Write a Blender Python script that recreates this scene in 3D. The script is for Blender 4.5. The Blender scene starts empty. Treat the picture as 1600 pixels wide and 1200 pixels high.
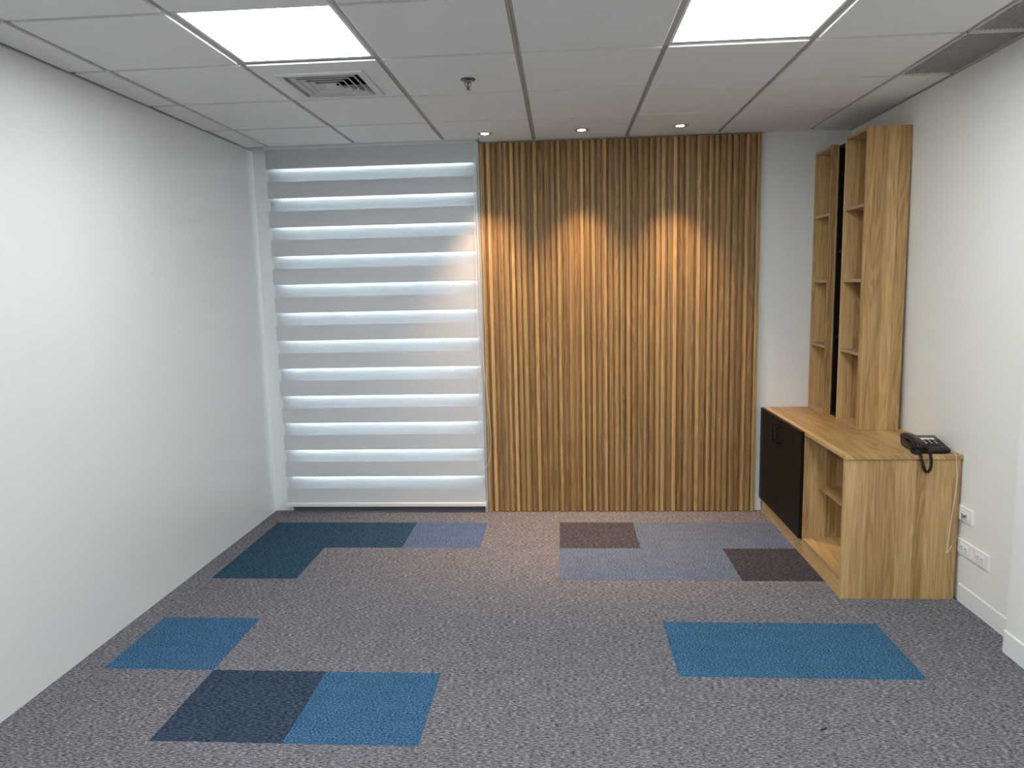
import bpy, bmesh, math, random
from mathutils import Vector, Matrix

random.seed(7)
S = bpy.context.scene
COL = S.collection
PI = math.pi

# ------------------------------------------------------------------ camera
cam_d = bpy.data.cameras.new('camera')
cam = bpy.data.objects.new('camera', cam_d)
COL.objects.link(cam)
RT = Vector((0.99748, 0.06729, -0.02258))
UP = Vector((0.01347, 0.13282, 0.99105))
FW = Vector((-0.06968, 0.98885, -0.13158))
cam.matrix_world = Matrix(((RT.x, UP.x, -FW.x, 0.0),
                           (RT.y, UP.y, -FW.y, 0.0),
                           (RT.z, UP.z, -FW.z, 1.6212),
                           (0, 0, 0, 1)))
cam_d.sensor_fit = 'HORIZONTAL'
cam_d.sensor_width = 36.0
cam_d.lens = 1139.7 / 1600 * 36.0
cam_d.clip_start = 0.02
S.camera = cam

# ------------------------------------------------------------------ light and exposure
S.view_settings.view_transform = 'Standard'
S.view_settings.look = 'None'
S.view_settings.exposure = 0.70
S.view_settings.gamma = 1.0
S.view_settings.use_curve_mapping = False

SKY_STRENGTH = 8.5
LED_STRENGTH = 14.0
LED_COLOUR = (0.945, 0.99, 1.0)
SPOT_ENERGY = 88.0
SPOT_COLOUR = (1.0, 0.67, 0.42)

world = bpy.data.worlds.new('overcast_sky')
S.world = world
world.use_nodes = True
bg = world.node_tree.nodes['Background']
bg.inputs['Color'].default_value = (0.86, 0.93, 1.0, 1)
bg.inputs['Strength'].default_value = SKY_STRENGTH

S.cycles.max_bounces = 10
S.cycles.diffuse_bounces = 6
S.cycles.glossy_bounces = 4
S.cycles.transmission_bounces = 8
S.cycles.transparent_max_bounces = 12
S.cycles.sample_clamp_indirect = 6.0


# ------------------------------------------------------------------ materials
def new_mat(name):
    m = bpy.data.materials.new(name)
    m.use_nodes = True
    nt = m.node_tree
    p = nt.nodes['Principled BSDF']
    return m, nt, p


def N(nt, kind, **kw):
    n = nt.nodes.new(kind)
    for k, v in kw.items():
        setattr(n, k, v)
    return n


def math_node(nt, op, a, b=None):
    n = N(nt, 'ShaderNodeMath', operation=op)
    for i, v in enumerate((a, b)):
        if v is None:
            continue
        if isinstance(v, (int, float)):
            n.inputs[i].default_value = v
        else:
            nt.links.new(v, n.inputs[i])
    return n.outputs[0]


def ramp(nt, fac, stops):
    r = N(nt, 'ShaderNodeValToRGB')
    els = r.color_ramp.elements
    while len(els) < len(stops):
        els.new(0.5)
    for e, (pos, c) in zip(els, stops):
        e.position = pos
        e.color = (*c, 1) if len(c) == 3 else c
    nt.links.new(fac, r.inputs[0])
    return r.outputs[0]


def painted(name, colour, rough=0.6, bump=0.0, scale=120.0, spec=0.35, mottled=0.0):
    """plain painted or plastic surface with a slight roller texture"""
    m, nt, p = new_mat(name)
    p.inputs['Base Color'].default_value = (*colour, 1)
    p.inputs['Roughness'].default_value = rough
    p.inputs['Specular IOR Level'].default_value = spec
    tc = N(nt, 'ShaderNodeTexCoord')
    if bump > 0:
        nz = N(nt, 'ShaderNodeTexNoise')
        nz.inputs['Scale'].default_value = scale
        nz.inputs['Detail'].default_value = 4
        nt.links.new(tc.outputs['Object'], nz.inputs['Vector'])
        b = N(nt, 'ShaderNodeBump')
        b.inputs['Strength'].default_value = bump
        b.inputs['Distance'].default_value = 0.002
        nt.links.new(nz.outputs['Fac'], b.inputs['Height'])
        nt.links.new(b.outputs['Normal'], p.inputs['Normal'])
    if mottled > 0:
        nz = N(nt, 'ShaderNodeTexNoise')
        nz.inputs['Scale'].default_value = 260
        nz.inputs['Detail'].default_value = 3
        nt.links.new(tc.outputs['Object'], nz.inputs['Vector'])
        d = tuple(c * (1 - mottled) for c in colour)
        c = ramp(nt, nz.outputs['Fac'], [(0.3, d), (0.65, colour)])
        nt.links.new(c, p.inputs['Base Color'])
    return m


def metal(name, colour, rough=0.3):
    m, nt, p = new_mat(name)
    p.inputs['Base Color'].default_value = (*colour, 1)
    p.inputs['Metallic'].default_value = 1.0
    p.inputs['Roughness'].default_value = rough
    return m


def glow(name, colour, strength):
    m, nt, p = new_mat(name)
    p.inputs['Base Color'].default_value = (*colour, 1)
    p.inputs['Emission Color'].default_value = (*colour, 1)
    p.inputs['Emission Strength'].default_value = strength
    return m


def oak(name, axis, dark, mid, light, stave=0.075, rough=0.42, tinted=False):
    """oak laminate: staves side by side, long grain along AXIS ('x', 'y' or 'z')"""
    m, nt, p = new_mat(name)
    tc = N(nt, 'ShaderNodeTexCoord')
    oi = N(nt, 'ShaderNodeObjectInfo')
    sep = N(nt, 'ShaderNodeSeparateXYZ')
    nt.links.new(tc.outputs['Object'], sep.inputs[0])
    ax = {'x': 0, 'y': 1, 'z': 2}[axis]
    others = [i for i in range(3) if i != ax]
    rnd = math_node(nt, 'MULTIPLY', oi.outputs['Random'], 7.3)
    u = math_node(nt, 'ADD', sep.outputs[others[0]], sep.outputs[others[1]])
    u = math_node(nt, 'ADD', u, rnd)
    v = sep.outputs[ax]
    # staves of unequal width
    wob = N(nt, 'ShaderNodeTexNoise', noise_dimensions='1D')
    wob.inputs['Scale'].default_value = 9.0
    wob.inputs['Detail'].default_value = 0
    nt.links.new(u, wob.inputs['W'])
    us = math_node(nt, 'ADD', math_node(nt, 'DIVIDE', u, stave), math_node(nt, 'MULTIPLY', wob.outputs['Fac'], 1.1))
    idx = math_node(nt, 'FLOOR', us)
    wn = N(nt, 'ShaderNodeTexWhiteNoise', noise_dimensions='1D')
    nt.links.new(idx, wn.inputs['W'])
    tone = wn.outputs['Value']
    # fibre
    comb = N(nt, 'ShaderNodeCombineXYZ')
    nt.links.new(math_node(nt, 'MULTIPLY', u, 95.0), comb.inputs[0])
    nt.links.new(math_node(nt, 'ADD', math_node(nt, 'MULTIPLY', v, 3.2), math_node(nt, 'MULTIPLY', tone, 31.0)), comb.inputs[1])
    fib = N(nt, 'ShaderNodeTexNoise')
    fib.inputs['Scale'].default_value = 1.0
    fib.inputs['Detail'].default_value = 5
    fib.inputs['Roughness'].default_value = 0.62
    fib.inputs['Distortion'].default_value = 0.35
    nt.links.new(comb.outputs[0], fib.inputs['Vector'])
    # cathedral figure
    comb2 = N(nt, 'ShaderNodeCombineXYZ')
    nt.links.new(math_node(nt, 'MULTIPLY', u, 13.0), comb2.inputs[0])
    nt.links.new(math_node(nt, 'ADD', math_node(nt, 'MULTIPLY', v, 0.9), math_node(nt, 'MULTIPLY', tone, 57.0)), comb2.inputs[1])
    fig = N(nt, 'ShaderNodeTexNoise')
    fig.inputs['Scale'].default_value = 1.0
    fig.inputs['Detail'].default_value = 1.5
    fig.inputs['Distortion'].default_value = 0.8
    nt.links.new(comb2.outputs[0], fig.inputs['Vector'])
    rings = math_node(nt, 'SINE', math_node(nt, 'MULTIPLY', fig.outputs['Fac'], 62.0))
    rings = math_node(nt, 'ADD', math_node(nt, 'MULTIPLY', rings, 0.5), 0.5)
    a = math_node(nt, 'MULTIPLY', fib.outputs['Fac'], 0.62)
    b = math_node(nt, 'MULTIPLY', rings, 0.13)
    c = math_node(nt, 'MULTIPLY', tone, 0.32)
    f = math_node(nt, 'ADD', math_node(nt, 'ADD', a, b), c)
    colr = ramp(nt, f, [(0.28, dark), (0.52, mid), (0.80, light)])
    if tinted:
        mul = N(nt, 'ShaderNodeMix', data_type='RGBA', blend_type='MULTIPLY')
        mul.inputs['Factor'].default_value = 1.0
        nt.links.new(colr, mul.inputs['A'])
        nt.links.new(oi.outputs['Color'], mul.inputs['B'])
        colr = mul.outputs['Result']
    nt.links.new(colr, p.inputs['Base Color'])
    p.inputs['Roughness'].default_value = rough
    p.inputs['Specular IOR Level'].default_value = 0.35
    bmp = N(nt, 'ShaderNodeBump')
    bmp.inputs['Strength'].default_value = 0.12
    bmp.inputs['Distance'].default_value = 0.001
    nt.links.new(fib.outputs['Fac'], bmp.inputs['Height'])
    nt.links.new(bmp.outputs['Normal'], p.inputs['Normal'])
    return m


def carpet(name, streak):
    """heathered loop pile; the tile's own colour comes from the object colour"""
    m, nt, p = new_mat(name)
    tc = N(nt, 'ShaderNodeTexCoord')
    oi = N(nt, 'ShaderNodeObjectInfo')
    add = N(nt, 'ShaderNodeVectorMath', operation='ADD')
    nt.links.new(tc.outputs['Object'], add.inputs[0])
    sc = math_node(nt, 'MULTIPLY', oi.outputs['Random'], 37.0)
    cmb = N(nt, 'ShaderNodeCombineXYZ')
    nt.links.new(sc, cmb.inputs[0])
    nt.links.new(sc, cmb.inputs[1])
    nt.links.new(cmb.outputs[0], add.inputs[1])
    mp = N(nt, 'ShaderNodeMapping')
    mp.inputs['Scale'].default_value = (130.0 / streak, 215.0, 130.0)
    nt.links.new(add.outputs[0], mp.inputs['Vector'])
    n1 = N(nt, 'ShaderNodeTexNoise')
    n1.inputs['Scale'].default_value = 1.0
    n1.inputs['Detail'].default_value = 3.0
    n1.inputs['Roughness'].default_value = 0.7
    nt.links.new(mp.outputs[0], n1.inputs['Vector'])
    mp2 = N(nt, 'ShaderNodeMapping')
    mp2.inputs['Scale'].default_value = (9.0, 16.0, 10.0)
    nt.links.new(add.outputs[0], mp2.inputs['Vector'])
    n2 = N(nt, 'ShaderNodeTexNoise')
    n2.inputs['Scale'].default_value = 1.0
    n2.inputs['Detail'].default_value = 2.0
    nt.links.new(mp2.outputs[0], n2.inputs['Vector'])
    fleck = ramp(nt, n1.outputs['Fac'], [(0.33, (0.16,) * 3), (0.49, (0.86,) * 3), (0.67, (2.5,) * 3)])
    broad = ramp(nt, n2.outputs['Fac'], [(0.3, (0.90,) * 3), (0.7, (1.08,) * 3)])
    m1 = N(nt, 'ShaderNodeMix', data_type='RGBA', blend_type='MULTIPLY')
    m1.inputs['Factor'].default_value = 1.0
    m2 = N(nt, 'ShaderNodeMix', data_type='RGBA', blend_type='MULTIPLY')
    m2.inputs['Factor'].default_value = 1.0
    nt.links.new(oi.outputs['Color'], m1.inputs['A'])
    nt.links.new(fleck, m1.inputs['B'])
    nt.links.new(m1.outputs['Result'], m2.inputs['A'])
    nt.links.new(broad, m2.inputs['B'])
    nt.links.new(m2.outputs['Result'], p.inputs['Base Color'])
    p.inputs['Roughness'].default_value = 0.95
    p.inputs['Specular IOR Level'].default_value = 0.1
    bmp = N(nt, 'ShaderNodeBump')
    bmp.inputs['Strength'].default_value = 0.5
    bmp.inputs['Distance'].default_value = 0.003
    nt.links.new(n1.outputs['Fac'], bmp.inputs['Height'])
    nt.links.new(bmp.outputs['Normal'], p.inputs['Normal'])
    return m


def fabric(name, colour, through, clear):
    """blind cloth: part reflects, part glows through, part (the mesh bands) is open weave"""
    m, nt, p = new_mat(name)
    nt.nodes.remove(p)
    out = nt.nodes['Material Output']
    tc = N(nt, 'ShaderNodeTexCoord')
    mp = N(nt, 'ShaderNodeMapping')
    mp.inputs['Scale'].default_value = (14, 14, 420)
    nt.links.new(tc.outputs['Object'], mp.inputs['Vector'])
    nz = N(nt, 'ShaderNodeTexNoise')
    nz.inputs['Scale'].default_value = 1.0
    nt.links.new(mp.outputs[0], nz.inputs['Vector'])
    c = ramp(nt, nz.outputs['Fac'], [(0.3, tuple(x * 0.93 for x in colour)), (0.7, colour)])
    d = N(nt, 'ShaderNodeBsdfDiffuse')
    t = N(nt, 'ShaderNodeBsdfTranslucent')
    nt.links.new(c, d.inputs['Color'])
    nt.links.new(c, t.inputs['Color'])
    mx = N(nt, 'ShaderNodeMixShader')
    mx.inputs[0].default_value = through
    nt.links.new(d.outputs[0], mx.inputs[1])
    nt.links.new(t.outputs[0], mx.inputs[2])
    res = mx.outputs[0]
    if clear > 0:
        tr = N(nt, 'ShaderNodeBsdfTransparent')
        mx2 = N(nt, 'ShaderNodeMixShader')
        mx2.inputs[0].default_value = clear
        nt.links.new(res, mx2.inputs[1])
        nt.links.new(tr.outputs[0], mx2.inputs[2])
        res = mx2.outputs[0]
    nt.links.new(res, out.inputs['Surface'])
    return m


M = {}
M['wall'] = painted('white_wall_paint', (0.80, 0.805, 0.79), 0.45, 0.06, 90, 0.4)
M['wall_gloss'] = painted('satin_white_wall_paint', (0.76, 0.775, 0.77), 0.22, 0.02, 14, 0.45)
M['wall_right'] = painted('cream_white_wall_paint', (0.86, 0.85, 0.805), 0.5, 0.06, 90, 0.35)
M['ceiling_tile'] = painted('mineral_fibre_tile', (0.80, 0.80, 0.79), 0.9, 0.25, 300, 0.15, mottled=0.10)
M['grid'] = painted('painted_steel_grid', (0.47, 0.465, 0.45), 0.5)
M['plenum'] = painted('dark_plenum', (0.08, 0.08, 0.08), 0.9)
M['white_metal'] = painted('white_enamel', (0.78, 0.78, 0.77), 0.4)
M['vent_metal'] = painted('grey_white_enamel', (0.62, 0.62, 0.62), 0.4)
M['egg_crate'] = painted('grey_plastic_grating', (0.46, 0.45, 0.42), 0.5)
M['black_void'] = painted('black_duct', (0.012, 0.012, 0.012), 0.9)
M['white_plastic'] = painted('white_plastic', (0.83, 0.83, 0.82), 0.35)
M['skirting'] = painted('white_vinyl_skirting', (0.80, 0.81, 0.81), 0.4, 0.1, 20)
M['dark_slot'] = painted('dark_slot', (0.02, 0.02, 0.02), 0.6)
M['black_laminate'] = painted('matt_black_laminate', (0.008, 0.007, 0.006), 0.45, 0.02, 200, 0.2)
M['black_metal'] = painted('black_powder_coat', (0.008, 0.008, 0.008), 0.35)
M['black_plastic'] = painted('black_phone_plastic', (0.012, 0.011, 0.012), 0.33, 0.03, 400, 0.35)
M['key_white'] = painted('pale_key_print', (0.75, 0.75, 0.74), 0.45)
M['paper'] = painted('white_label_card', (0.72, 0.72, 0.71), 0.55)
M['lcd'] = painted('grey_lcd', (0.10, 0.11, 0.10), 0.15, spec=0.6)
M['chrome'] = metal('dark_chrome', (0.17, 0.17, 0.175), 0.22)
M['reflector'] = metal('silver_reflector', (0.85, 0.84, 0.82), 0.18)
M['aluminium'] = painted('grey_aluminium_frame', (0.36, 0.38, 0.41), 0.4, spec=0.5)
M['dark_sill'] = painted('dark_grey_aluminium', (0.12, 0.125, 0.13), 0.45)
M['cable_white'] = painted('translucent_white_cable', (0.78, 0.74, 0.66), 0.35)
M['cable_grey'] = painted('grey_plug_plastic', (0.16, 0.16, 0.17), 0.45)
M['cable_lead'] = painted('grey_cable', (0.30, 0.31, 0.31), 0.4)
M['concrete'] = painted('grey_screed', (0.10, 0.10, 0.10), 0.9)
M['glass'] = None
g, gnt, gp = new_mat('window_glass')
gnt.nodes.remove(gp)
_t = N(gnt, 'ShaderNodeBsdfTransparent')
_t.inputs['Color'].default_value = (0.92, 0.96, 0.95, 1)
_g = N(gnt, 'ShaderNodeBsdfGlossy')
_g.inputs['Roughness'].default_value = 0.02
_f = N(gnt, 'ShaderNodeFresnel')
_f.inputs['IOR'].default_value = 1.45
_m = N(gnt, 'ShaderNodeMixShader')
gnt.links.new(_f.outputs[0], _m.inputs[0])
gnt.links.new(_t.outputs[0], _m.inputs[1])
gnt.links.new(_g.outputs[0], _m.inputs[2])
gnt.links.new(_m.outputs[0], gnt.nodes['Material Output'].inputs['Surface'])
M['glass'] = g
M['led'] = glow('led_diffuser', LED_COLOUR, LED_STRENGTH)
M['lamp'] = glow('warm_lamp_lens', (1.0, 0.86, 0.68), 14.0)
OAK_D, OAK_M, OAK_L = (0.29, 0.165, 0.062), (0.485, 0.305, 0.128), (0.66, 0.455, 0.22)
M['oak_z'] = oak('oak_laminate_upright', 'z', OAK_D, OAK_M, OAK_L)
M['oak_y'] = oak('oak_laminate_lengthwise', 'y', OAK_D, OAK_M, OAK_L)
M['oak_x'] = oak('oak_laminate_crosswise', 'x', OAK_D, OAK_M, OAK_L)
M['oak_edge'] = oak('oak_edge_banding', 'y', (0.36, 0.22, 0.12), (0.46, 0.31, 0.18), (0.52, 0.37, 0.22))
M['slat'] = oak('walnut_oak_slat_film', 'z', (0.16, 0.092, 0.035), (0.33, 0.199, 0.079), (0.50, 0.335, 0.152), stave=0.019, rough=0.5, tinted=True)
M['carpet'] = carpet('streaked_loop_carpet', 2.4)
M['carpet_fine'] = carpet('flecked_loop_carpet', 1.2)
M['blind_solid'] = fabric('blind_solid_cloth', (0.65, 0.67, 0.695), 0.05, 0.0)
M['blind_rear'] = fabric('blind_solid_cloth_backlit', (0.72, 0.735, 0.76), 0.22, 0.0)
M['blind_sheer'] = fabric('blind_sheer_mesh', (0.88, 0.89, 0.90), 0.66, 0.28)
M['cord'] = painted('white_cord', (0.80, 0.78, 0.75), 0.5)


# ------------------------------------------------------------------ mesh helpers
def box(bm, x0, x1, y0, y1, z0, z1, bevel=0.0, seg=1):
    vs = [bm.verts.new((x, y, z)) for x in (x0, x1) for y in (y0, y1) for z in (z0, z1)]
    F = [(0, 1, 3, 2), (4, 6, 7, 5), (0, 4, 5, 1), (2, 3, 7, 6), (0, 2, 6, 4), (1, 5, 7, 3)]
    fs = [bm.faces.new([vs[i] for i in f]) for f in F]
    if bevel > 0:
        es = list({e for f in fs for e in f.edges})
        bmesh.ops.bevel(bm, geom=es, offset=bevel, segments=seg, affect='EDGES', profile=0.5)
    return vs


def prism(bm, pts, a0, a1, axis='z', bevel=0.0, seg=1):
    """extrude a closed 2D outline along an axis"""
    def P(p, a):
        return {'z': (p[0], p[1], a), 'x': (a, p[0], p[1]), 'y': (p[0], a, p[1])}[axis]
    lo = [bm.verts.new(P(p, a0)) for p in pts]
    hi = [bm.verts.new(P(p, a1)) for p in pts]
    n = len(pts)
    fs = [bm.faces.new(list(reversed(lo))), bm.faces.new(hi)]
    for i in range(n):
        fs.append(bm.faces.new((lo[i], lo[(i + 1) % n], hi[(i + 1) % n], hi[i])))
    bmesh.ops.recalc_face_normals(bm, faces=fs)
    if bevel > 0:
        es = list({e for f in fs for e in f.edges})
        bmesh.ops.bevel(bm, geom=es, offset=bevel, segments=seg, affect='EDGES', profile=0.5)


def lathe(bm, profile, centre, seg=32, caps=True):
    cx, cy = centre
    rings = []
    for r, z in profile:
        rings.append([bm.verts.new((cx + r * math.cos(2 * PI * k / seg), cy + r * math.sin(2 * PI * k / seg), z)) for k in range(seg)])
    for a, b in zip(rings, rings[1:]):
        for k in range(seg):
            bm.faces.new((a[k], a[(k + 1) % seg], b[(k + 1) % seg], b[k]))
    if caps:
        bm.faces.new(list(reversed(rings[0])))
        bm.faces.new(rings[-1])


def smooth_path(pts, per=8):
    P = [Vector(p) for p in pts]
    out = []
    for i in range(len(P) - 1):
        p0, p1, p2, p3 = P[max(i - 1, 0)], P[i], P[i + 1], P[min(i + 2, len(P) - 1)]
        for k in range(per):
            t = k / per
            out.append(0.5 * ((2 * p1) + (p2 - p0) * t + (2 * p0 - 5 * p1 + 4 * p2 - p3) * t * t + (3 * p1 - p0 - 3 * p2 + p3) * t ** 3))
    out.append(P[-1])
    return out


def frames(path):
    T = [(path[min(i + 1, len(path) - 1)] - path[max(i - 1, 0)]).normalized() for i in range(len(path))]
    n = T[0].orthogonal().normalized()
    out = []
    for t in T:
        n = (n - t * n.dot(t)).normalized()
        out.append((n.copy(), t.cross(n)))
    return out


def tube(bm, path, r, seg=8):
    fr = frames(path)
    rings = []
    for p, (n, b) in zip(path, fr):
        rings.append([bm.verts.new(p + (n * math.cos(2 * PI * k / seg) + b * math.sin(2 * PI * k / seg)) * r) for k in range(seg)])
    for a, b in zip(rings, rings[1:]):
        for k in range(seg):
            bm.faces.new((a[k], a[(k + 1) % seg], b[(k + 1) % seg], b[k]))
    bm.faces.new(list(reversed(rings[0])))
    bm.faces.new(rings[-1])


def obj(name, bm, mat, parent=None, smooth=False):
    bmesh.ops.recalc_face_normals(bm, faces=bm.faces[:])
    me = bpy.data.meshes.new(name)
    bm.to_mesh(me)
    bm.free()
    if smooth:
        me.polygons.foreach_set('use_smooth', [True] * len(me.polygons))
        try:
            me.set_sharp_from_angle(angle=math.radians(40))
        except Exception:
            pass
    me.materials.append(mat)
    o = bpy.data.objects.new(name, me)
    COL.objects.link(o)
    if parent is not None:
        o.parent = parent
    return o


def part(name, mat, parent, *boxes, bevel=0.0, label=None, loc=None):
    bm = bmesh.new()
    for b in boxes:
        box(bm, *b, bevel=bevel)
    o = obj(name, bm, mat, parent)
    if label:
        o['label'] = label
    if loc:
        o.location = loc
    return o


def thing(name, label, cat, loc=(0, 0, 0), rotz=0.0, group=None):
    o = bpy.data.objects.new(name, None)
    COL.objects.link(o)
    o.empty_display_size = 0.1
    o.location = loc
    o.rotation_euler = (0, 0, rotz)
    o['label'] = label
    o['category'] = cat
    if group:
        o['group'] = group
    return o


def tag(o, label, cat, group=None):
    o['label'] = label
    o['category'] = cat
    if group:
        o['group'] = group
    return o


def struct(o, label=None, cat='structure'):
    o['kind'] = 'structure'
    if label:
        o['label'] = label
        o['category'] = cat
    return o


def copy_tree(o, parent=None):
    c = o.copy()
    COL.objects.link(c)
    if parent is not None:
        c.parent = parent
    for ch in list(o.children):
        copy_tree(ch, c)
    return c


# ------------------------------------------------------------------ dimensions
YB = 5.168            # back wall
YF = -2.2             # wall behind the camera
ZC = 2.604            # underside of the ceiling tiles
XL1, XL0 = -2.156, -2.224   # left wall at the back and behind the camera
XP = 1.900            # face of the column on the right


def xr(z):            # right wall, a little out of plumb
    return 1.983 - 0.0184 * z


# ------------------------------------------------------------------ shell
bm = bmesh.new()
box(bm, -2.5, 2.3, YF - 0.15, YB + 0.35, -0.12, -0.007)
floor = struct(obj('floor', bm, M['concrete']), 'grey and blue carpet tile floor of the room', 'floor')

bm = bmesh.new()
prism(bm, [(XL1, YB + 0.35), (XL1, YB), (XL0, YF - 0.1), (XL0 - 0.15, YF - 0.1), (XL1 - 0.25, YB + 0.35)], -0.12, 2.78)
struct(obj('wall_left', bm, M['wall_gloss']), 'plain satin white wall along the left side', 'wall')

bm = bmesh.new()
WX0, WX1 = -2.020, -0.56
box(bm, XL1 - 0.01, WX0, YB, YB + 0.30, -0.006, 2.78)
box(bm, WX1, 2.12, YB, YB + 0.30, -0.006, 2.78)
box(bm, WX0, WX1, YB + 0.10, YB + 0.30, 2.68, 2.78)
struct(obj('wall_back', bm, M['wall']), 'white back wall around the blind and the slatted panelling', 'wall')

bm = bmesh.new()
prism(bm, [(xr(-0.12), -0.12), (2.15, -0.12), (2.15, 2.78), (xr(2.78), 2.78)], 3.0, YB + 0.3, axis='y')
wall_right = struct(obj('wall_right', bm, M['wall_right']), 'white wall on the right behind the cabinet', 'wall')
part('pilaster', M['wall_right'], wall_right, (XP, 2.15, YF - 0.1, 3.128, -0.006, 2.78), label='wall column standing proud of the right wall')

bm = bmesh.new()
box(bm, -2.4, 2.2, YF - 0.15, YF, -0.006, 2.78)
struct(obj('wall_front', bm, M['wall']), 'white wall facing the blind, behind the viewer', 'wall')

# skirtings
bm = bmesh.new()
prism(bm, [(xr(0) - 0.007, 0.0), (xr(0) + 0.03, 0.0), (xr(0) + 0.03, 0.094), (xr(0) - 0.002, 0.094), (xr(0) - 0.007, 0.088)], 3.128, 3.66, axis='y')
struct(obj('baseboard_right', bm, M['skirting']), 'white skirting on the right wall beside the cabinet', 'skirting')
bm = bmesh.new()
prism(bm, [(XP - 0.007, 0.0), (XP + 0.02, 0.0), (XP + 0.02, 0.101), (XP - 0.002, 0.101), (XP - 0.007, 0.095)], YF, 3.131, axis='y')
struct(obj('baseboard_right', bm, M['skirting']), 'white skirting around the foot of the right hand column', 'skirting')
bm = bmesh.new()
box(bm, 1.352, 1.40, YB - 0.010, YB + 0.005, 0.0, 0.09, bevel=0.002)
struct(obj('baseboard_back', bm, M['skirting']), 'short white skirting between slatted panelling and cabinet', 'skirting')

# ------------------------------------------------------------------ carpet tiles
GREY = (0.150, 0.146, 0.162)
C_TEAL = (0.026, 0.060, 0.096)
C_NAVY = (0.034, 0.050, 0.080)
C_BLUE = (0.041, 0.104, 0.188)
C_BLUE2 = (0.040, 0.110, 0.190)
C_SLATE = (0.080, 0.120, 0.212)
C_SLATE2 = (0.105, 0.130, 0.190)
C_BROWN = (0.060, 0.055, 0.066)
C_BROWN2 = (0.050, 0.047, 0.057)
accent = {(0, 0): (C_TEAL, 'dark teal carpet tile'), (1, 0): (C_TEAL, 'dark teal carpet tile'), (2, 0): (C_SLATE, 'slate blue carpet tile'),
          (0, 1): (C_TEAL, 'dark teal carpet tile'),
          (4, 0): (C_BROWN, 'dark brown carpet tile'), (5, 0): (C_SLATE2, 'slate blue carpet tile'), (6, 0): (C_SLATE2, 'slate blue carpet tile'),
          (4, 1): (C_SLATE2, 'slate blue carpet tile'), (5, 1): (C_SLATE2, 'slate blue carpet tile'), (6, 1): (C_BROWN2, 'dark brown carpet tile'),
          (0, 3): (C_BLUE, 'bright blue carpet tile'), (1, 4): (C_NAVY, 'dark navy carpet tile'), (2, 4): (C_BLUE, 'bright blue carpet tile'),
          (5, 3): (C_BLUE2, 'bright blue carpet tile'), (6, 3): (C_BLUE2, 'bright blue carpet tile')}
OX, OY, T = -2.0344, 4.887, 0.5
tile_meshes = {}


def carpet_tile(x0, x1, y0, y1, colour, label, fine):
    key = (round(x1 - x0, 4), round(y1 - y0, 4), fine)
    if key not in tile_meshes:
        bm = bmesh.new()
        g = 0.0002
        box(bm, g, x1 - x0 - g, g, y1 - y0 - g, -0.007, 0.0, bevel=0.0006)
        bmesh.ops.recalc_face_normals(bm, faces=bm.faces[:])
        me = bpy.data.meshes.new('carpet_tile')
        bm.to_mesh(me)
        bm.free()
        me.materials.append(M['carpet_fine'] if fine else M['carpet'])
        tile_meshes[key] = me
    o = bpy.data.objects.new('carpet_tile', tile_meshes[key])
    COL.objects.link(o)
    o.parent = floor
    o.location = (x0, y0, 0)
    k = random.uniform(0.985, 1.015) if label is None else 1.0
    o.color = (colour[0] * k, colour[1] * k, colour[2] * k, 1)
    if label:
        o['label'] = label


xs = [-2.21] + [OX + T * i for i in range(9)] + [2.0]
ys = [YB + 0.01] + [OY - T * j for j in range(15)]
for j in range(-1, 14):
    for i in range(-1, 9):
        x0, x1 = xs[i + 1], xs[i + 2]
        y1, y0 = ys[j + 1], ys[j + 2]
        col, lab = accent.get((i, j), (GREY, None))
        fine = lab is not None and ('blue' in lab)
        carpet_tile(x0, x1, y0, y1, col, lab, fine)

# ------------------------------------------------------------------ ceiling
bm = bmesh.new()
box(bm, -2.45, 2.2, YF - 0.15, YB + 0.35, 2.76, 2.86)
ceiling = struct(obj('ceiling', bm, M['plenum']), 'suspended ceiling of pale square tiles in a steel grid', 'ceiling')
RX = [-1.980, -1.376, -0.775, -0.172, 0.447, 1.052, 1.652]      # main runners
RY = [4.475, 3.860, 3.245] + [3.245 - 0.61 * k for k in range(1, 9)]   # cross runners
FW_ = 0.0125          # half the width of a runner's face
ZG = 2.6140           # underside of the runner
Y_SLOT = 5.010        # ceiling stops here above the blind
Y_WOOD = 5.095
for x in RX:
    yend = Y_SLOT if x < -0.52 else Y_WOOD + 0.03
    part('grid_runner', M['grid'], ceiling, (x - FW_, x + FW_, YF, yend, ZG, ZG + 0.002), (x - 0.001, x + 0.001, YF, yend, ZG, ZG + 0.035))
XE = [-2.20] + RX + [1.97]
for y in RY:
    for a, b in zip(XE, XE[1:]):
        part('cross_runner', M['grid'], ceiling, (a + FW_, b - FW_, y - FW_, y + FW_, ZG + 0.0004, ZG + 0.0022), (a + FW_, b - FW_, y - 0.001, y + 0.001, ZG, ZG + 0.03))

LED_CELLS = {(1, 2), (4, 2), (1, 5), (4, 5), (1, 8), (4, 8)}
VENT_CELL = (1, 1)
GRILLE_CELLS = [(6, 1), (6, 2)]
ct_meshes = {}


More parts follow.
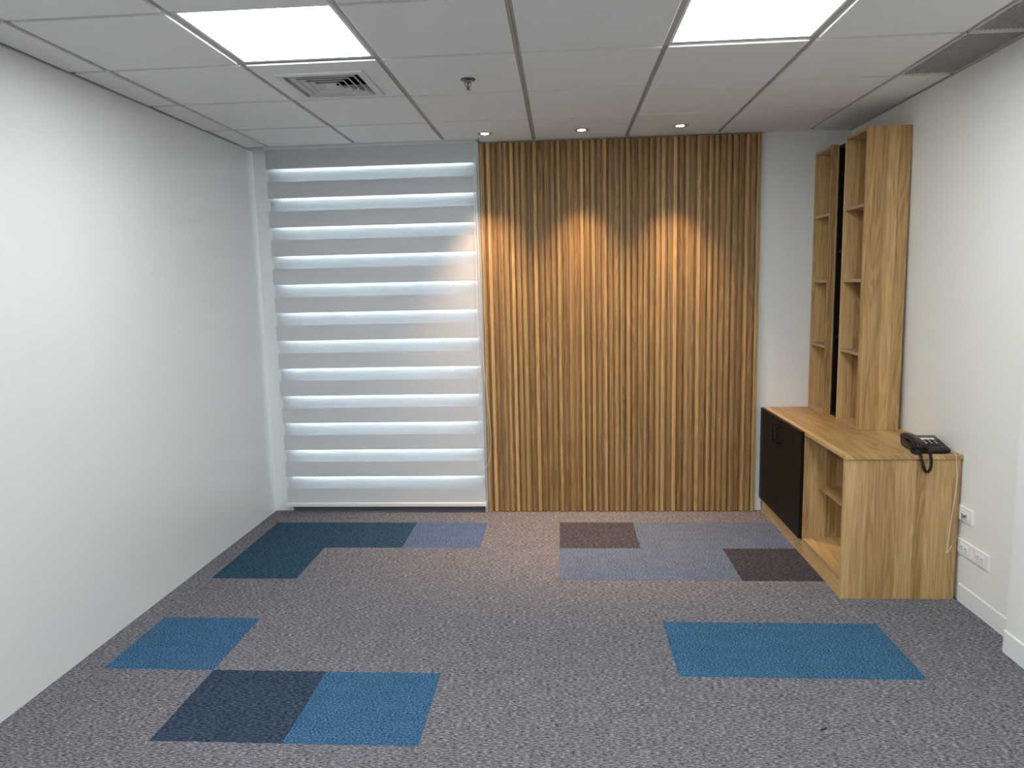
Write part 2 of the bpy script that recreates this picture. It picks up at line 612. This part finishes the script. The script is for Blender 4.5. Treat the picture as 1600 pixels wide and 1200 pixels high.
def ceiling_tile(x0, x1, y0, y1, tilt=0.0):
    w, d = round(x1 - x0, 3), round(y1 - y0, 3)
    if (w, d) not in ct_meshes:
        bm = bmesh.new()
        box(bm, -w / 2, w / 2, -d / 2, d / 2, 0, 0.014, bevel=0.0015)
        bmesh.ops.recalc_face_normals(bm, faces=bm.faces[:])
        me = bpy.data.meshes.new('ceiling_tile')
        bm.to_mesh(me)
        bm.free()
        me.materials.append(M['ceiling_tile'])
        ct_meshes[(w, d)] = me
    o = bpy.data.objects.new('ceiling_tile', ct_meshes[(w, d)])
    COL.objects.link(o)
    o.parent = ceiling
    o.location = ((x0 + x1) / 2, (y0 + y1) / 2, ZC + random.uniform(-0.0006, 0.0006))
    o.rotation_euler = (random.uniform(-0.0008, 0.0008), random.uniform(-0.0008, 0.0008) + tilt, 0)


G = 0.0135            # from the runner's axis to the tile's edge
for c in range(-1, 7):
    x0 = RX[c] + G if c >= 0 else None
    x1 = RX[c + 1] - G if c < 6 else 1.912
    for r in range(0, 11):
        y1 = RY[r - 1] - G if r > 0 else None
        y0 = RY[r] + G
        if r == 0:
            y1 = (Y_SLOT - 0.022) if c < 2 else Y_WOOD - 0.002
        if (c, r - 1) in LED_CELLS or (c, r - 1) == VENT_CELL or (c, r - 1) in GRILLE_CELLS:
            continue
        if c == -1:
            yl = 0.5 * (y0 + y1)
            xw = XL1 - (YB - yl) * 0.0092
            ceiling_tile(xw + 0.024, x1, y0, y1)
            continue
        if c == 2 and r == 0:
            bm = bmesh.new()
            prism(bm, [(x0, y0), (x1, y0), (x1, y1), (-0.524, y1), (-0.524, Y_SLOT - 0.022), (x0, Y_SLOT - 0.022)], ZC, ZC + 0.014, bevel=0.0015)
            obj('ceiling_tile', bm, M['ceiling_tile'], ceiling)
            continue
        ceiling_tile(x0, x1, y0, y1)

# wall angles and the trim of the blind's pocket
def trim(*boxes, mat='grid', label=None):
    bm = bmesh.new()
    for b in boxes:
        box(bm, *b)
    o = obj('trim_1', bm, M[mat])
    return struct(o, label, 'trim')


bm = bmesh.new()
prism(bm, [(XL1 - 0.002, Y_SLOT + 0.13), (XL1 + 0.014, Y_SLOT + 0.13), (XL0 + 0.014, YF), (XL0 - 0.002, YF)], ZC - 0.001, ZC + 0.0006)
prism(bm, [(XL1 - 0.002, YB), (XL1 + 0.002, YB), (XL0 + 0.002, YF), (XL0 - 0.002, YF)], ZC, ZG + 0.03)
struct(obj('trim_1', bm, M['grid']), 'steel wall angle where ceiling meets the left wall', 'trim')
bm = bmesh.new()
prism(bm, [(1.921, YF), (1.94, YF), (1.94, YB), (1.921, YB)], ZC - 0.001, ZC + 0.0006)
prism(bm, [(1.9355, 3.128), (1.9395, 3.128), (1.9395, YB), (1.9355, YB)], ZC + 0.002, ZG + 0.03)
struct(obj('trim_2', bm, M['grid']), 'steel wall angle where ceiling meets the right wall', 'trim')
bm = bmesh.new()
box(bm, -0.522, 1.94, Y_WOOD + 0.004, 5.150, ZC + 0.0035, ZC + 0.005)
box(bm, 1.345, 1.94, 5.15, YB, ZC + 0.0035, ZC + 0.005)
struct(obj('trim_3', bm, M['white_metal']), 'white closing strip above the slatted panelling', 'trim')
bm = bmesh.new()
box(bm, XL1 + 0.03, -0.528, Y_SLOT - 0.022, Y_SLOT, ZC + 0.002, ZC + 0.004)
box(bm, XL1 + 0.03, -0.528, Y_SLOT - 0.003, Y_SLOT, ZC + 0.002, ZC + 0.09)
box(bm, -0.546, -0.524, Y_SLOT - 0.022, 5.140, ZC + 0.002, ZC + 0.004)
box(bm, -0.546, -0.543, Y_SLOT - 0.003, YB, ZC + 0.002, ZC + 0.09)
struct(obj('trim_4', bm, M['white_metal']), 'white angle framing the pocket above the blind', 'trim')
bm = bmesh.new()
box(bm, XL1, -0.543, Y_SLOT, YB + 0.10, 2.70, 2.705)
struct(obj('trim_5', bm, M['white_metal']), 'white top of the pocket above the blind', 'trim')

# ------------------------------------------------------------------ lamps in the ceiling
def led_panel(c, r, label):
    x0, x1 = RX[c] + 0.0135, RX[c + 1] - 0.0135
    y0, y1 = RY[r] + 0.0135, RY[r - 1] - 0.0135
    w, d = (x1 - x0) / 2, (y1 - y0) / 2
    t = thing('led_panel', label, 'ceiling light', ((x0 + x1) / 2, (y0 + y1) / 2, 2.6125), group='square led panels in the ceiling')
    e = 0.012
    part('frame', M['white_metal'], t, (-w, w, -d, -d + e, 0, 0.012), (-w, w, d - e, d, 0, 0.012), (-w, -w + e, -d + e, d - e, 0, 0.012), (w - e, w, -d + e, d - e, 0, 0.012))
    part('diffuser', M['led'], t, (-w + e, w - e, -d + e, d - e, 0.0, 0.006))
    part('back_plate', M['white_metal'], t, (-w, w, -d, d, 0.012, 0.03))


led_panel(1, 3 - 0, 'square lit ceiling panel beside the louvred air vent')
led_panel(4, 3 - 0, 'square lit ceiling panel on the cabinet side, cut by the top edge of the photo')
led_panel(1, 6, 'unseen square lit panel added overhead on the blind side to brighten the room')  # from here on, out-of-view panels added because the room needs their light
led_panel(4, 6, 'unseen square lit panel added overhead on the cabinet side to brighten the room')
led_panel(1, 9, 'unseen square lit panel added by the rear wall on the blind side to brighten the room')
led_panel(4, 9, 'unseen square lit panel added by the rear wall on the cabinet side to brighten the room')


def downlight(x, y, label):
    t = thing('downlight', label, 'downlight', (x, y, ZC), group='downlights over the slatted wall')
    bm = bmesh.new()
    lathe(bm, [(0.036, -0.003), (0.050, -0.003), (0.053, -0.0015), (0.053, 0.0005), (0.036, 0.0005)], (0, 0), 32, caps=False)
    obj('trim_ring', bm, M['grid'], t, True)
    bm = bmesh.new()
    lathe(bm, [(0.036, -0.0025), (0.034, -0.0018), (0.030, -0.0010), (0.026, 0.0)], (0, 0), 32, caps=False)
    obj('reflector', bm, M['reflector'], t, True)
    for k in range(5):
        a = 2 * PI * k / 5 + 0.3
        bm = bmesh.new()
        lathe(bm, [(0.0005, -0.0042), (0.006, -0.0036), (0.0088, -0.0016), (0.0088, 0.0)], (0.0175 * math.cos(a), 0.0175 * math.sin(a)), 12)
        obj('lamp_lens', bm, M['lamp'], t, True)
    ld = bpy.data.lights.new('downlight_beam', 'SPOT')
    ld.energy = SPOT_ENERGY
    ld.color = SPOT_COLOUR
    ld.spot_size = math.radians(70)
    ld.spot_blend = 1.0
    ld.shadow_soft_size = 0.02
    lo = bpy.data.objects.new('downlight_beam', ld)
    COL.objects.link(lo)
    lo.parent = t
    lo.location = (0, 0, -0.03)


downlight(-0.480, 4.842, 'small round downlight next to the blind corner')
downlight(0.140, 4.842, 'small round downlight, middle one of three over the slats')
downlight(0.758, 4.825, 'small round downlight closest to the tall shelves')

# ------------------------------------------------------------------ air vent, sprinkler, return grilles
vx, vy = -1.0755, 3.5525
t = thing('air_vent', 'square white louvred ceiling vent with nested blades', 'air vent', (vx, vy, 2.604))
HW, HD = 0.2875, 0.2935
h = 0.205
ox, oy = -0.012, 0.036
part('mounting_panel', M['ceiling_tile'], t, (-HW, ox - h + 0.012, -HD, HD, 0, 0.008), (ox + h - 0.012, HW, -HD, HD, 0, 0.008),
     (ox - h + 0.012, ox + h - 0.012, -HD, oy - h + 0.012, 0, 0.008), (ox - h + 0.012, ox + h - 0.012, oy + h - 0.012, HD, 0, 0.008))


def ring(bm, a0, z0, a1, z1, a2=None, z2=None):
    """square frustum wall, with a returned lip"""
    prof = [(a0, z0), (a1, z1)] + ([(a2, z2)] if a2 else [])
    R = []
    for a, z in prof:
        R.append([bm.verts.new((ox + sx * a, oy + sy * a, z)) for sx, sy in ((-1, -1), (1, -1), (1, 1), (-1, 1))])
    for p, q in zip(R, R[1:]):
        for k in range(4):
            bm.faces.new((p[k], p[(k + 1) % 4], q[(k + 1) % 4], q[k]))


bm = bmesh.new()
ring(bm, h, 0.0, h, -0.009, h - 0.028, -0.011)
ring(bm, h - 0.028, -0.011, h - 0.030, 0.004, h - 0.058, 0.034)
obj('flange', bm, M['vent_metal'], t)
for a in (0.156, 0.122, 0.088, 0.054):
    bm = bmesh.new()
    ring(bm, a, -0.0125, a - 0.0008, -0.0075, a - 0.020, 0.0015)
    ring(bm, a - 0.0202, 0.0021, a - 0.0022, -0.0072, a - 0.0014, -0.0125)
    obj('louvre', bm, M['vent_metal'], t)
part('centre_plate', M['vent_metal'], t, (ox - 0.026, ox + 0.026, oy - 0.026, oy + 0.026, -0.006, -0.004))
part('duct', M['black_void'], t, (ox - 0.19, ox + 0.19, oy - 0.19, oy + 0.19, 0.06, 0.064), (ox - 0.192, ox - 0.19, oy - 0.19, oy + 0.19, 0.009, 0.06),
     (ox + 0.19, ox + 0.192, oy - 0.19, oy + 0.19, 0.009, 0.06), (ox - 0.19, ox + 0.19, oy - 0.192, oy - 0.19, 0.009, 0.06), (ox - 0.19, ox + 0.19, oy + 0.19, oy + 0.192, 0.009, 0.06))

t = thing('sprinkler_head', 'small chrome sprinkler head hanging from the ceiling', 'sprinkler', (-0.431, 3.604, ZC))
bm = bmesh.new()
lathe(bm, [(0.036, 0.0), (0.036, -0.003), (0.031, -0.007), (0.020, -0.0085), (0.013, -0.006)], (0, 0), 32, caps=False)
obj('escutcheon', bm, M['chrome'], t, True)
bm = bmesh.new()
lathe(bm, [(0.0125, 0.0), (0.0125, -0.013), (0.010, -0.016), (0.0045, -0.0165), (0.0045, -0.026), (0.002, -0.028)], (0, 0), 16)
obj('nozzle', bm, M['chrome'], t, True)
for s in (-1, 1):
    bm = bmesh.new()
    tube(bm, smooth_path([(0.010 * s, 0, -0.013), (0.0145 * s, 0, -0.020), (0.010 * s, 0, -0.031), (0.003 * s, 0, -0.042)], 5), 0.0022, 8)
    obj('frame_arm', bm, M['chrome'], t, True)
bm = bmesh.new()
lathe(bm, [(0.0035, -0.026), (0.0035, -0.038), (0.005, -0.041), (0.005, -0.045)], (0, 0), 12)
obj('bulb', bm, M['chrome'], t, True)
bm = bmesh.new()
lathe(bm, [(0.004, -0.0455), (0.0135, -0.046), (0.0138, -0.0475), (0.004, -0.0485)], (0, 0), 20)
obj('deflector', bm, M['chrome'], t, True)


def grille(x0, x1, y0, y1, label):
    t = thing('return_grille', label, 'air grille', ((x0 + x1) / 2, (y0 + y1) / 2, ZC), group='egg crate grilles along the right edge of the ceiling')
    w, d = (x1 - x0) / 2, (y1 - y0) / 2
    part('frame', M['white_metal'], t, (-w, w, -d, -d + 0.004, 0, 0.014), (-w, w, d - 0.004, d, 0, 0.014), (-w, -w + 0.004, -d, d, 0, 0.014), (w - 0.004, w, -d, d, 0, 0.014))
    bm = bmesh.new()
    p = 0.0175
    n = int(2 * w / p)
    for k in range(1, n):
        x = -w + k * 2 * w / n
        box(bm, x - 0.0012, x + 0.0012, -d + 0.004, d - 0.004, 0.001, 0.012)
    n = int(2 * d / p)
    for k in range(1, n):
        y = -d + k * 2 * d / n
        box(bm, -w + 0.004, w - 0.004, y - 0.0012, y + 0.0012, 0.001, 0.012)
    o = obj('grating', bm, M['egg_crate'], t)
    o['kind'] = 'stuff'
    part('plenum_liner', M['black_void'], t, (-w, w, -d, d, 0.05, 0.053))


grille(RX[6] + G, 1.915, RY[2] + G, RY[1] - G, 'grey egg crate air grille over the right wall, the one farther from view')
grille(RX[6] + G, 1.915, RY[3] + G, RY[2] - G, 'grey egg crate air grille cut by the top right corner of the photo')

# ------------------------------------------------------------------ window
win = bpy.data.objects.new('window_1', None)
COL.objects.link(win)
struct(win, 'tall aluminium window hidden behind the striped blind', 'window')
FB = 0.035
part('frame', M['aluminium'], win, (WX0, WX0 + FB, YB + 0.03, YB + 0.09, 0.005, 2.68), (WX1 - FB, WX1, YB + 0.03, YB + 0.09, 0.005, 2.68),
     (WX0 + FB, WX1 - FB, YB + 0.03, YB + 0.09, 0.05, 0.10), (WX0 + FB, WX1 - FB, YB + 0.03, YB + 0.09, 2.63, 2.68))
part('pane', M['glass'], win, (WX0 + FB, WX1 - FB, YB + 0.058, YB + 0.064, 0.10, 2.63))
part('sill', M['dark_sill'], win, (WX0 + 0.001, WX1 - 0.001, YB - 0.012, YB + 0.09, -0.004, 0.036), bevel=0.003, label='dark grey metal sill strip under the blind')
part('jamb_strip', M['aluminium'], win, (-0.578, -0.553, 5.128, YB - 0.001, 0.0, 2.62), label='grey metal strip between blind and slats')

# ------------------------------------------------------------------ blind
bl = thing('zebra_blind', 'white striped roller blind of solid and sheer bands over the window', 'blind', (0, 5.118, 0))
BX0, BX1 = -2.046, -0.572
YFR, YBK = 0.0, 0.026
part('headrail', M['white_metal'], bl, (BX0 - 0.005, BX1 + 0.003, -0.030, 0.044, 2.602, 2.690), bevel=0.004)


def cloth(name, mat, x0, x1, z0, z1, y):
    bm = bmesh.new()
    box(bm, x0, x1, y - 0.0003, y + 0.0003, z0, z1)
    return obj(name, bm, mat, bl)


PER = 0.2
for k in range(13):
    zb = 2.473 - PER * k
    zt = min(zb + 0.112, 2.605)
    if k == 0:
        zt = 2.603
    w = random.uniform(-0.002, 0.002)
    cloth('solid_band', M['blind_solid'], BX0 + w, BX1, zb, zt, YFR - 0.0005)
    if k < 12:
        cloth('sheer_band', M['blind_sheer'], BX0 + 0.014 + w, BX1 - 0.001, zb - 0.089, zb + 0.001, YFR + 0.0012)
    # rear layer of the loop
    bt = zb - 0.015
    if k < 12:
        cloth('rear_solid_band', M['blind_rear'], BX0 + 0.004, BX1 - 0.002, bt - 0.113, bt, YBK)
        cloth('rear_sheer_band', M['blind_sheer'], BX0 + 0.006, BX1 - 0.004, bt - 0.002, bt + 0.088, YBK + 0.0012)
bm = bmesh.new()
prism(bm, [(-0.008, 0.046), (0.030, 0.046), (0.032, 0.052), (0.032, 0.070), (0.028, 0.075), (-0.006, 0.075), (-0.010, 0.070), (-0.010, 0.052)], BX0 + 0.006, BX1 - 0.001, axis='x')
obj('bottom_rail', bm, M['white_metal'], bl)
part('end_cap', M['white_plastic'], bl, (BX1 - 0.001, BX1 + 0.006, -0.012, 0.034, 0.044, 0.080), bevel=0.001)
part('end_cap', M['white_plastic'], bl, (BX0, BX0 + 0.006, -0.012, 0.034, 0.044, 0.077), bevel=0.001)
bm = bmesh.new()
yc = -0.034
cp = [(-0.578, yc, 2.63), (-0.572, yc, 2.2), (-0.566, yc, 1.6), (-0.559, yc, 1.13), (-0.541, yc, 0.94), (-0.523, yc, 0.70), (-0.518, yc, 0.50),
      (-0.537, yc, 0.385), (-0.562, yc, 0.345), (-0.590, yc, 0.330), (-0.612, yc, 0.365), (-0.618, yc, 0.46), (-0.606, yc, 0.62), (-0.594, yc, 0.95), (-0.590, yc, 1.4), (-0.588, yc, 2.0), (-0.588, yc, 2.63)]
tube(bm, smooth_path(cp, 8), 0.0015, 6)
obj('pull_cord', bm, M['cord'], bl, True)

# ------------------------------------------------------------------ slatted panelling
clad = thing('slat_wall_panelling', 'warm brown wood slat panelling covering the middle of the back wall', 'wall panelling', (0, 0, 0))
SX0, SX1 = -0.516, 1.346
NS = 47
PITCH = (SX1 - SX0) / NS
YS = 5.128
bk = part('backing_board', M['slat'], clad, (SX0, SX1 - 0.002, YS + 0.013, YB - 0.001, 0.002, 2.600))
bk.color = (0.80, 0.76, 0.72, 1)
bm = bmesh.new()
box(bm, 0, PITCH * 0.60, 0, 0.0135, 0, 2.597, bevel=0.0016, seg=2)
bmesh.ops.recalc_face_normals(bm, faces=bm.faces[:])
slat_me = bpy.data.meshes.new('slat')
bm.to_mesh(slat_me)
bm.free()
slat_me.materials.append(M['slat'])
for k in range(NS):
    o = bpy.data.objects.new('slat', slat_me)
    COL.objects.link(o)
    o.parent = clad
    o.location = (SX0 + PITCH * k + PITCH * 0.32 - (0.0 if k < NS - 1 else 0.0), YS, 0.003)
    tint = {0: 1.22, 1: 0.95, 2: 1.08, 3: 0.88}[k % 4] * random.uniform(0.9, 1.1)
    o.color = (tint, tint * random.uniform(0.96, 1.03), tint * random.uniform(0.92, 1.06), 1)
e = part('end_trim', M['slat'], clad, (SX0 - 0.034, SX0 - 0.004, YS - 0.004, YB - 0.001, 0.002, 2.597), bevel=0.001)
e.color = (1.0, 0.97, 0.95, 1)

# ------------------------------------------------------------------ base cabinet
CX0, CX1 = 1.402, 1.962
CY0, CY1 = 3.668, 5.152
cab = thing('storage_cabinet', 'low oak cabinet with two black doors and an open shelf bay', 'cabinet', (0, 0, 0))
part('worktop', M['oak_y'], cab, (CX0 - 0.001, 1.968, CY0 - 0.006, CY1, 0.7285, 0.749), bevel=0.0008)
part('end_panel', M['oak_z'], cab, (CX0, CX1, CY0, CY0 + 0.02, 0.0, 0.7265), bevel=0.0008)
part('end_panel', M['oak_z'], cab, (CX0, CX1, CY1 - 0.02, CY1, 0.0, 0.7265))
part('divider', M['oak_z'], cab, (CX0, CX1 - 0.02, 4.272, 4.292, 0.112, 0.7265), bevel=0.0006)
part('back_panel', M['oak_z'], cab, (CX1 - 0.02, CX1, CY0 + 0.02, CY1 - 0.02, 0.0, 0.7265))
part('bottom_panel', M['oak_y'], cab, (CX0 + 0.001, CX1 - 0.02, CY0 + 0.02, 4.272, 0.092, 0.112))
part('bottom_panel', M['oak_y'], cab, (CX0 + 0.001, CX1 - 0.02, 4.292, CY1 - 0.02, 0.092, 0.112))
part('plinth', M['oak_y'], cab, (CX0 + 0.002, CX0 + 0.02, CY0 + 0.02, CY1 - 0.02, 0.0, 0.0915))
part('shelf', M['oak_y'], cab, (1.490, CX1 - 0.02, CY0 + 0.02, 4.272, 0.407, 0.427), bevel=0.0006)
part('inner_shelf', M['oak_y'], cab, (1.46, CX1 - 0.02, 4.292, CY1 - 0.02, 0.41, 0.43))
DY = [4.276, 4.7195, CY1 - 0.002]
for k in range(2):
    d = part('door', M['black_laminate'], cab, (CX0 - 0.021, CX0 - 0.0015, DY[k] + 0.0012, DY[k + 1] - 0.0012, 0.104, 0.747), bevel=0.001, label='matt black door')
    yh = DY[1] - 0.045 if k == 0 else DY[1] + 0.045
    bm = bmesh.new()
    xf = CX0 - 0.021
    box(bm, xf - 0.032, xf - 0.024, yh - 0.006, yh + 0.006, 0.592, 0.702, bevel=0.001)
    box(bm, xf - 0.026, xf + 0.001, yh - 0.005, yh + 0.005, 0.592, 0.602, bevel=0.0008)
    box(bm, xf - 0.026, xf + 0.001, yh - 0.005, yh + 0.005, 0.692, 0.702, bevel=0.0008)
    obj('handle', bm, M['black_metal'], d)

# ------------------------------------------------------------------ tall wall shelves
def tall_shelf(name, y0, y1, x0, x1, z0, z1, shelves, mats, label, back=0.012):
    t = thing(name, label, 'shelf', (0, 0, 0))
    up, flat = mats
    th = 0.018
    part('side_panel', up, t, (x0, x1, y0, y0 + th, z0, z1), bevel=0.0006)
    part('side_panel', up, t, (x0, x1, y1 - th, y1, z0, z1), bevel=0.0006)
    part('top_panel', flat, t, (x0, x1, y0 + th, y1 - th, z1 - th, z1), bevel=0.0006)
    part('bottom_panel', flat, t, (x0, x1, y0 + th, y1 - th, z0, z0 + th), bevel=0.0006)
    part('back_panel', up, t, (x1 - back, x1, y0 + th, y1 - th, z0 + th, z1 - th))
    for z in shelves:
        part('shelf', flat, t, (x0 + 0.006, x1 - back, y0 + th, y1 - th, z - 0.009, z + 0.009), bevel=0.0006)
    return t


SHZ = (2.036, 1.614, 1.192)
tall_shelf('tall_oak_shelf', 4.296, 4.615, 1.697, 1.934, 0.750, 2.457, SHZ, (M['oak_z'], M['oak_edge']), 'tall open oak shelf standing on the cabinet, nearer the telephone')
tall_shelf('tall_oak_shelf', 4.835, 5.136, 1.697, 1.934, 0.750, 2.457, SHZ, (M['oak_z'], M['oak_edge']), 'tall open oak shelf standing on the cabinet against the back wall')
tall_shelf('narrow_black_shelf', 4.617, 4.833, 1.740, 1.930, 0.750, 2.447, (1.80, 1.26), (M['black_laminate'], M['black_laminate']), 'narrow black shelf squeezed between the two tall oak shelves')

# ------------------------------------------------------------------ telephone
ph = thing('telephone', 'black corded desk telephone at the front corner of the cabinet', 'telephone', (1.842, 3.793, 0.7495), math.radians(-4))


def zt_(y):           # top face of the body
    return 0.026 + (y + 0.098) * 0.165


bm = bmesh.new()
prof = [(-0.098, 0.004), (-0.102, 0.010), (-0.102, 0.021), (-0.096, 0.0263), (0.075, 0.0545), (0.098, 0.0555), (0.104, 0.050), (0.104, 0.024), (0.090, 0.004)]
prism(bm, prof, -0.080, 0.084, axis='x', bevel=0.004, seg=2)
body = obj('body', bm, M['black_plastic'], ph, True)
bm = bmesh.new()
for sx in (-0.06, 0.06):
    for sy in (-0.075, 0.075):
        lathe(bm, [(0.007, 0.0), (0.008, 0.001), (0.008, 0.006)], (sx, sy), 12)
obj('feet', bm, M['black_plastic'], ph, True)


def pitched(name, mat, x0, x1, y0, y1, h0, h1, bevel=0.0006):
    """a small slab lying on the sloping top face"""
    bm = bmesh.new()
    vs = box(bm, x0, x1, y0, y1, h0, h1, bevel=bevel)
    for v in bm.verts:
        v.co.z += zt_(v.co.y) + 0.0003
    return obj(name, bm, mat, ph)


pitched('display', M['lcd'], -0.012, 0.052, 0.060, 0.073, -0.001, 0.0008)
pitched('display_bezel', M['black_plastic'], -0.018, 0.060, 0.054, 0.0595, -0.001, 0.0022)
lb = pitched('label_strip', M['paper'], -0.012, 0.060, 0.030, 0.050, -0.001, 0.0009)
for r in range(4):
    for c in range(3):
        x = -0.004 + c * 0.024
        y = 0.014 - r * 0.022
        kq = pitched('key', M['black_plastic'], x - 0.0085, x + 0.0085, y - 0.0072, y + 0.0072, -0.001, 0.0034, 0.001)
        if r < 3:
            bm = bmesh.new()
            box(bm, x - 0.0042, x + 0.0042, y - 0.0040, y + 0.0040, 0.0034, 0.0038)
            for v in bm.verts:
                v.co.z += zt_(v.co.y) + 0.0003
            obj('key_print', bm, M['key_white'], kq)
for r in range(4):
    pitched('function_key', M['black_plastic'], 0.063, 0.076, 0.010 - r * 0.022, 0.020 - r * 0.022, -0.001, 0.0026, 0.0008)
for c in range(4):
    pitched('function_key', M['black_plastic'], -0.016 + c * 0.023, 0.002 + c * 0.023, -0.086, -0.078, -0.001, 0.0022, 0.0008)

# handset: rounded sections swept along its length, cups at both ends
bm = bmesh.new()
secs = [(-0.112, 0.036, 0.019, 0.007), (-0.108, 0.037, 0.024, 0.012), (-0.092, 0.040, 0.0275, 0.0155), (-0.066, 0.045, 0.0275, 0.0160), (-0.045, 0.053, 0.0250, 0.0125), (-0.015, 0.058, 0.0240, 0.0115),
        (0.020, 0.061, 0.0240, 0.0115), (0.045, 0.060, 0.0250, 0.0130), (0.066, 0.055, 0.0280, 0.0170), (0.092, 0.052, 0.0280, 0.0180), (0.106, 0.050, 0.0255, 0.0155), (0.112, 0.049, 0.020, 0.010)]
rings = []
nseg = 20
for (y, z, hw, hh) in secs:
    rg = []
    for k in range(nseg):
        a = 2 * PI * k / nseg
        ca, sa = math.cos(a), math.sin(a)
        px = math.copysign(abs(ca) ** 0.55, ca) * hw
        pz = math.copysign(abs(sa) ** 0.65, sa) * hh
        rg.append(bm.verts.new((-0.056 + px, y, z + pz)))
    rings.append(rg)
for a, b in zip(rings, rings[1:]):
    for k in range(nseg):
        bm.faces.new((a[k], a[(k + 1) % nseg], b[(k + 1) % nseg], b[k]))
bm.faces.new(list(reversed(rings[0])))
bm.faces.new(rings[-1])
obj('handset', bm, M['black_plastic'], ph, True)

# coiled cord, in world coordinates turned into the phone's own
inv = (Matrix.Translation((1.842, 3.793, 0.7495)) @ Matrix.Rotation(math.radians(-4), 4, 'Z')).inverted()
cpath = [(1.780, 3.700, 0.787), (1.792, 3.676, 0.783), (1.800, 3.654, 0.770), (1.805, 3.645, 0.735), (1.804, 3.642, 0.696), (1.791, 3.641, 0.668), (1.776, 3.642, 0.680), (1.762, 3.644, 0.722), (1.752, 3.650, 0.762), (1.742, 3.680, 0.7605), (1.744, 3.712, 0.762), (1.752, 3.725, 0.768)]
ax_path = smooth_path([inv @ Vector(p) for p in cpath], 40)
L = [0.0]
for a, b in zip(ax_path, ax_path[1:]):
    L.append(L[-1] + (b - a).length)
fr = frames(ax_path)
hel = []
turns = L[-1] / 0.0066
steps = int(turns * 9)
j = 0
for s in range(steps + 1):
    d = L[-1] * s / steps
    while j < len(L) - 2 and L[j + 1] < d:
        j += 1
    q = (d - L[j]) / max(L[j + 1] - L[j], 1e-9)
    p = ax_path[j].lerp(ax_path[j + 1], q)
    n, b = fr[j]
    a = 2 * PI * turns * s / steps
    hel.append(p + (n * math.cos(a) + b * math.sin(a)) * 0.0062)
bm = bmesh.new()
tube(bm, hel, 0.0026, 5)
obj('coiled_cord', bm, M['black_plastic'], ph, True)

# ------------------------------------------------------------------ sockets and the phone cable on the right wall
def wall_plate(y0, y1, z0, z1, label, jack=False):
    zc, yc = (z0 + z1) / 2, (y0 + y1) / 2
    t = thing('phone_jack' if jack else 'wall_socket', label, 'socket', (xr(zc), yc, zc))
    t.rotation_euler = (0, -0.0184, 0)
    w, hgt = (y1 - y0) / 2, (z1 - z0) / 2
    part('cover_plate', M['white_plastic'], t, (-0.009, 0.004, -w, w, -hgt, hgt), bevel=0.0025)
    part('insert', M['white_plastic'], t, (-0.0115, -0.008, -w * 0.58, w * 0.58, -hgt * 0.58, hgt * 0.58), bevel=0.001)
    for s in (-1, 1):
        yo = s * w * 0.29
        if jack:
            f = part('jack_port', M['white_plastic'], t, (-0.0130, -0.011, yo - 0.009, yo + 0.009, -0.009, 0.009), bevel=0.0006)
            part('port_opening', M['dark_slot'], f, (-0.0134, -0.0128, yo - 0.0045, yo + 0.0045, -0.004, 0.004))
        else:
            f = part('outlet', M['white_plastic'], t, (-0.0130, -0.011, yo - 0.0155, yo + 0.0155, -0.0155, 0.0155), bevel=0.002)
            for (dy, dz, a, b) in ((-0.006, 0.006, 0.0048, 0.0014), (-0.006, -0.006, 0.0048, 0.0014), (0.008, 0.0, 0.0026, 0.0026)):
                part('slot', M['dark_slot'], f, (-0.0134, -0.0128, yo + dy - a, yo + dy + a, dz - b, dz + b))
    return t


wall_plate(3.558, 3.680, 0.421, 0.495, 'white phone jack plate with a thin cable plugged in', True)
wall_plate(3.549, 3.676, 0.251, 0.326, 'white double socket on the wall right beside the cabinet')
wall_plate(3.409, 3.538, 0.252, 0.326, 'white double socket farther from the cabinet, nearest the wall column')

cable = thing('phone_cable', 'thin white telephone cable dangling over the cabinet side to the wall jack', 'cable', (0, 0, 0))
bm = bmesh.new()
cy = 3.655
kp = [(1.905, 3.925, 0.775), (1.930, 3.90, 0.757), (1.938, 3.80, 0.7525), (1.934, 3.70, 0.7525), (1.929, 3.662, 0.7525), (1.930, cy - 0.002, 0.735), (1.934, cy, 0.69), (1.938, cy, 0.640), (1.936, cy, 0.56), (1.929, cy, 0.49),
      (1.920, cy, 0.40), (1.915, cy, 0.32), (1.909, cy - 0.002, 0.268), (1.907, cy - 0.004, 0.254), (1.912, cy - 0.004, 0.257), (1.930, cy - 0.003, 0.287), (1.948, cy - 0.004, 0.325), (1.962, cy - 0.010, 0.370), (1.962, 3.638, 0.415), (1.956, 3.622, 0.446), (1.953, 3.606, 0.457)]
full = smooth_path(kp, 6)
tube(bm, full[:-30], 0.0015, 6)
obj('cord', bm, M['cable_white'], cable, True)
bm = bmesh.new()
tube(bm, full[-31:], 0.0016, 6)
obj('lead', bm, M['cable_lead'], cable, True)['label'] = 'grey end of the cable'
bm = bmesh.new()
box(bm, 1.944, 1.9625, 3.596, 3.607, 0.452, 0.463, bevel=0.001)
obj('plug', bm, M['cable_grey'], cable)['label'] = 'dark grey plug'

# ------------------------------------------------------------------ lint on the carpet
bm = bmesh.new()
tube(bm, smooth_path([(0.916, 2.529, 0.0024), (0.924, 2.530, 0.003), (0.934, 2.536, 0.003), (0.942, 2.541, 0.0024)], 5), 0.0022, 6)
tag(obj('thread_scrap', bm, M['black_metal'], None, True), 'tiny black thread scrap lying on the grey carpet', 'scrap')
